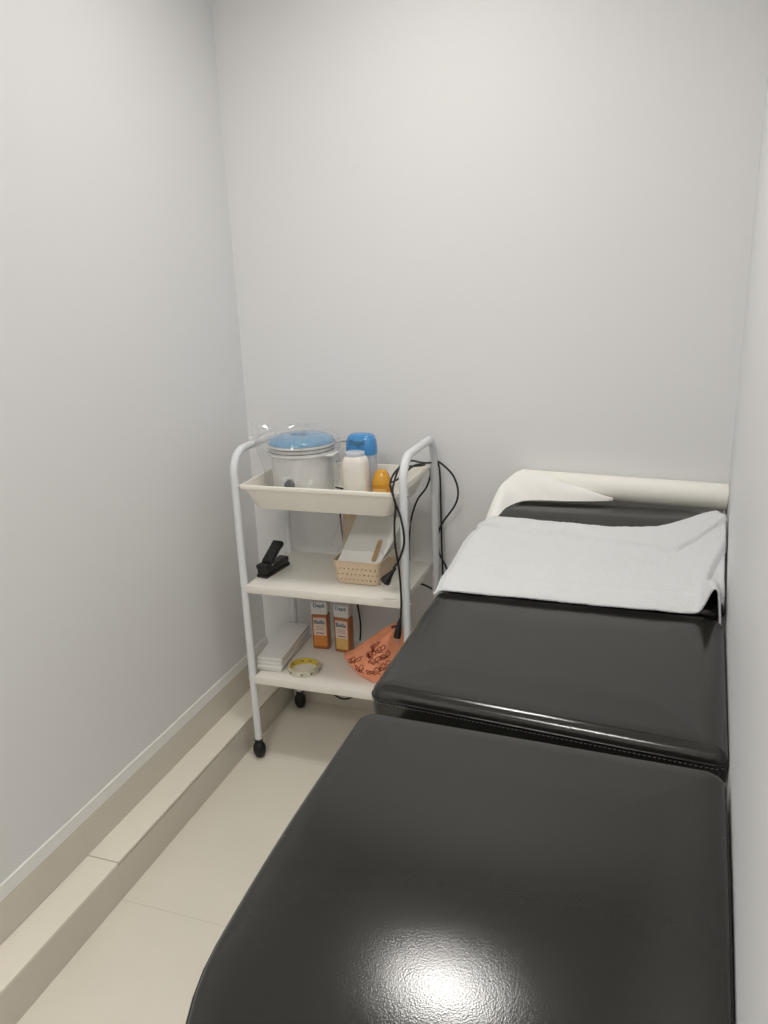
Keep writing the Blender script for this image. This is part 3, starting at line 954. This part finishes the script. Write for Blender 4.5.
# orange plastic bag: soft heap with a pointed tip
bag = thing('carrier_bag', 'crumpled orange plastic bag with dark red print on the bottom shelf', 'plastic bag', (-.70, 1.98, BZ))
bm = bmesh.new()
def bag_pt(u, v):
    """u around 0..1, v 0 bottom .. 1 peak"""
    a = 2*PI*u
    xl = -.803 - .029*math.sin(PI/2*min(1, v/.24)) if v < .24 else -.830 + .166*(v-.24)/.76
    xr_ = -.606 - .050*v
    cx, rx = (xl+xr_)/2, (xr_-xl)/2
    cy = 1.968 + .016*v
    ry = .020 + .070*(max(0, 1-v)**.55)*(.82 + .18*sm(0, .2, v))
    if v > .93: k_ = math.sqrt(max(0, 1-((v-.93)/.07)**2)); rx *= .25+.75*k_; ry *= .2+.8*k_
    ca, sa = math.cos(a), math.sin(a)
    f = (abs(ca)**1.35+abs(sa)**1.35)**(-1/1.35)
    fold_ = 1 + .06*math.exp(-((v-.26)/.05)**2)
    x = cx + rx*ca*f; y = cy + ry*sa*f*fold_
    z = BZ + .0015 + .158*v
    n = noise.noise((x*17, y*17, z*17+3)) + .5*noise.noise((x*40, y*40, z*40))
    ridge = abs(noise.noise((x*24+5, y*24, z*20)))
    k = sm(0, .08, v)
    x += .0055*n*k*ca; y += .009*n*k*sa; z += (.005*n - .006*ridge)*k
    return V((max(min(x, XR-.014), -.850), y, max(z, BZ+.001)))
NUb, NVb = 64, 30
rings = [[bm.verts.new(bag_pt(i/NUb, j/NVb*.985)) for i in range(NUb)] for j in range(NVb+1)]
for A, B in zip(rings, rings[1:]):
    for k in range(NUb): bm.faces.new((A[k], A[(k+1) % NUb], B[(k+1) % NUb], B[k]))
bm.faces.new(rings[0][::-1]); bm.faces.new(rings[-1])
part('film', bm, M['bag'], bag, True, 0)
def bag_n(u, v):
    e = .004
    t1 = bag_pt(u+e, v)-bag_pt(u-e, v); t2 = bag_pt(u, v+e)-bag_pt(u, v-e)
    n = t1.cross(t2)
    return n.normalized() if n.length > 0 else V((0, -1, 0))
bm = bmesh.new()
def squig(uc, vc, su, sv, pts, closed=False, r=.0011):
    P = catmull([(uc+su*x, vc+sv*y, 0) for x, y in pts], 6, closed)
    q = [bag_pt(p.x, p.y) + bag_n(p.x, p.y)*.0008 for p in P]
    add_tube(bm, q, r, 5, closed)
for (uc, vc) in ((.66, .62), (.70, .50), (.62, .30), (.69, .22), (.75, .42), (.77, .24), (.74, .62), (.80, .50), (.82, .33)):
    for k in range(2):
        ox, oy = (k-.5)*.028, (k-.5)*.05
        ph = random.random()*6
        pts = [(math.cos(ph+2*PI*i/7)*(1+.35*math.cos(3*(ph+2*PI*i/7))), math.sin(ph+2*PI*i/7)*(1+.3*math.sin(2*2*PI*i/7))) for i in range(7)]
        squig(uc+ox, vc+oy, .015, .042, pts, True)
    squig(uc, vc-.05, .03, .03, [(-1, 0), (-.4, .7), (.1, -.5), (.6, .6), (1, -.2)])
for (uc, vc) in ((.675, .47), (.705, .44), (.69, .55)):
    squig(uc, vc, .010, .020, [(-1, 0), (0, .6), (1, 0), (.2, -.7)], True, .0028)
part('red_print', bm, M['bagink'], bag, True, 0)
bm = bmesh.new()
add_tube(bm, catmull([(-.672, 1.955, .4325), (-.660, 1.950, .4395), (-.650, 1.948, .434), (-.648, 1.946, .420)], 5), .0032, 8)
part('handle_edge', bm, M['blackp'], bag)

# ------------------------------------------------------------------ cords
def plug(root, tip, d, n=2):
    """tapered black plug with its pins; d points out of the pins"""
    tip = V(tip); d = V(d).normalized()
    bm = bmesh.new()
    pts = [tip - d*.050, tip - d*.038, tip - d*.022, tip - d*.010, tip - d*.003, tip]
    add_tube(bm, pts, [.0032, .005, .0085, .0135, .0150, .0135], 18)
    body = part('plug', bm, M['black_rubber'], root)
    s = d.orthogonal().normalized()
    for k in (-1, 1):
        bm = bmesh.new(); p = tip + s*.0045*k - d*.001
        add_tube(bm, [p, p+d*.014, p+d*.0155], [.0016, .0016, .0008], 8)
        part('pin', bm, M['brass'], body)

CR = .0029
t = thing('power_cord', 'black power cord with a wide plug hanging beside the beige basket', 'power cord', (-.635, 1.822, .63))
pts = [(-.617, 1.826, .668), (-.600, 1.826, .695), (-.586, 1.827, .745), (-.592, 1.825, .805), (-.606, 1.824, .850), (-.620, 1.832, .899), (-.612, 1.880, .925), (-.606, 1.96, .912), (-.602, 2.05, .893), (-.606, 2.10, .884), (-.64, 2.10, .878), (-.70, 2.10, .83), (-.79, 2.085, .808), (-.83, 2.078, .8045), (-.872, 2.066, .812)]
bm = bmesh.new(); add_tube(bm, catmull(pts, 8), CR, 8)
part('cable', bm, M['black_rubber'], t)
plug(t, (-.642, 1.822, .628), (-.5, -.1, -.68))

t = thing('extension_cord', 'black cord hanging down the trolley leg to a slim plug over the orange bag', 'power cord', (-.605, 1.82, .47))
pts = [(-.601, 1.822, .522), (-.597, 1.821, .585), (-.599, 1.818, .667), (-.608, 1.819, .735), (-.6085, 1.819, .790), (-.604, 1.819, .840), (-.612, 1.826, .885), (-.604, 1.870, .935), (-.601, 1.95, .930), (-.604, 2.06, .900), (-.601, 2.12, .885), (-.585, 2.158, .878), (-.573, 2.16, .876), (-.537, 2.155, .844), (-.520, 2.15, .80), (-.529, 2.15, .754), (-.572, 2.156, .69), (-.588, 2.166, .641), (-.583, 2.158, .60), (-.559, 2.15, .557), (-.548, 2.15, .515), (-.540, 2.152, .40), (-.545, 2.155, .25), (-.56, 2.14, .06), (-.60, 2.08, .0035), (-.62, 1.98, .0032)]
bm = bmesh.new(); add_tube(bm, catmull(pts, 8), CR, 8)
part('cable', bm, M['black_rubber'], t)
bm = bmesh.new()
tip = V((-.612, 1.820, .470))
add_tube(bm, [tip+V((.010, .002, .056)), tip+V((.008, .002, .046)), tip+V((.006, .001, .034)), tip+V((.003, 0, .014)), tip+V((0, 0, .002)), tip], [.0032, .0055, .0075, .0098, .0098, .006], 16)
pb = part('plug', bm, M['black_rubber'], t)
for k in (-1, 1):
    bm = bmesh.new(); p = tip + V((.0042*k, 0, 0)); add_tube(bm, [p, p+V((-.001, 0, -.015))], .0014, 8); part('pin', bm, M['brass'], pb)

t = obj('hanging_cable', (lambda b: (add_tube(b, catmull([(-.585, 2.153, .895), (-.578, 2.164, .85), (-.576, 2.164, .75), (-.575, 2.164, .62), (-.573, 2.164, .50), (-.574, 2.160, .35), (-.578, 2.150, .18), (-.60, 2.12, .02), (-.66, 2.06, .0032)], 8), CR, 8), b)[1])(bmesh.new()), M['black_rubber'])
tag(t, 'straight black cable running down behind the rear trolley leg beside the couch', 'cable')
t = obj('hanging_cable', (lambda b: (add_tube(b, catmull([(-.895, 2.146, .872), (-.903, 2.156, .83), (-.899, 2.156, .72), (-.891, 2.152, .62), (-.875, 2.152, .52), (-.855, 2.15, .42), (-.846, 2.148, .30), (-.88, 2.135, .17), (-.940, 2.11, .112), (-.912, 2.10, .086), (-.866, 2.10, .096), (-.80, 2.12, .150), (-.74, 2.148, .20), (-.70, 2.152, .32), (-.672, 2.15, .47), (-.646, 2.152, .493), (-.604, 2.156, .477), (-.59, 2.158, .45), (-.585, 2.16, .30)], 8), CR, 8), b)[1])(bmesh.new()), M['black_rubber'])
tag(t, 'black cable looping behind and under the shelves at the back of the trolley', 'cable')
t = obj('hanging_cable', (lambda b: (add_tube(b, catmull([(-.606, 2.162, .86), (-.606, 2.16, .835), (-.612, 2.13, .805), (-.628, 2.10, .780), (-.655, 2.125, .72), (-.672, 2.152, .655), (-.676, 2.154, .60), (-.675, 2.154, .560)], 8), CR, 8), b)[1])(bmesh.new()), M['black_rubber'])
tag(t, 'short black cable slanting down behind the front trolley leg under the tray', 'cable')

# ------------------------------------------------------------------ camera, world, colour
cam = bpy.data.cameras.new('camera'); co = bpy.data.objects.new('camera', cam); COL.objects.link(co)
R = ((0.946882414897506, 0.0597611622305579, -0.31597831546914795), (0.3196431870517935, -0.28258310739361453, 0.9044197147271509), (-0.035240960957947494, -0.9573794393575736, -0.2866752234954018))
mw = Matrix(((R[0][0], -R[0][1], -R[0][2], 0), (R[1][0], -R[1][1], -R[1][2], 0), (R[2][0], -R[2][1], -R[2][2], 1.4), (0, 0, 0, 1)))
co.matrix_world = mw
cam.sensor_width = 36; cam.sensor_fit = 'AUTO'; cam.lens = 780.93/1024*36
cam.clip_start = .01
S.camera = co
w = bpy.data.worlds.new('world'); S.world = w; w.use_nodes = True
w.node_tree.nodes['Background'].inputs[0].default_value = (.8, .85, .9, 1)
w.node_tree.nodes['Background'].inputs[1].default_value = .3
S.view_settings.view_transform = 'Standard'; S.view_settings.look = 'None'
S.view_settings.exposure = 0; S.view_settings.gamma = 1
try: S.view_settings.use_curve_mapping = False
except Exception: pass
S.cycles.max_bounces = 12; S.cycles.diffuse_bounces = 6; S.cycles.transparent_max_bounces = 16
S.cycles.use_denoising = True
S.cycles.sample_clamp_indirect = 8
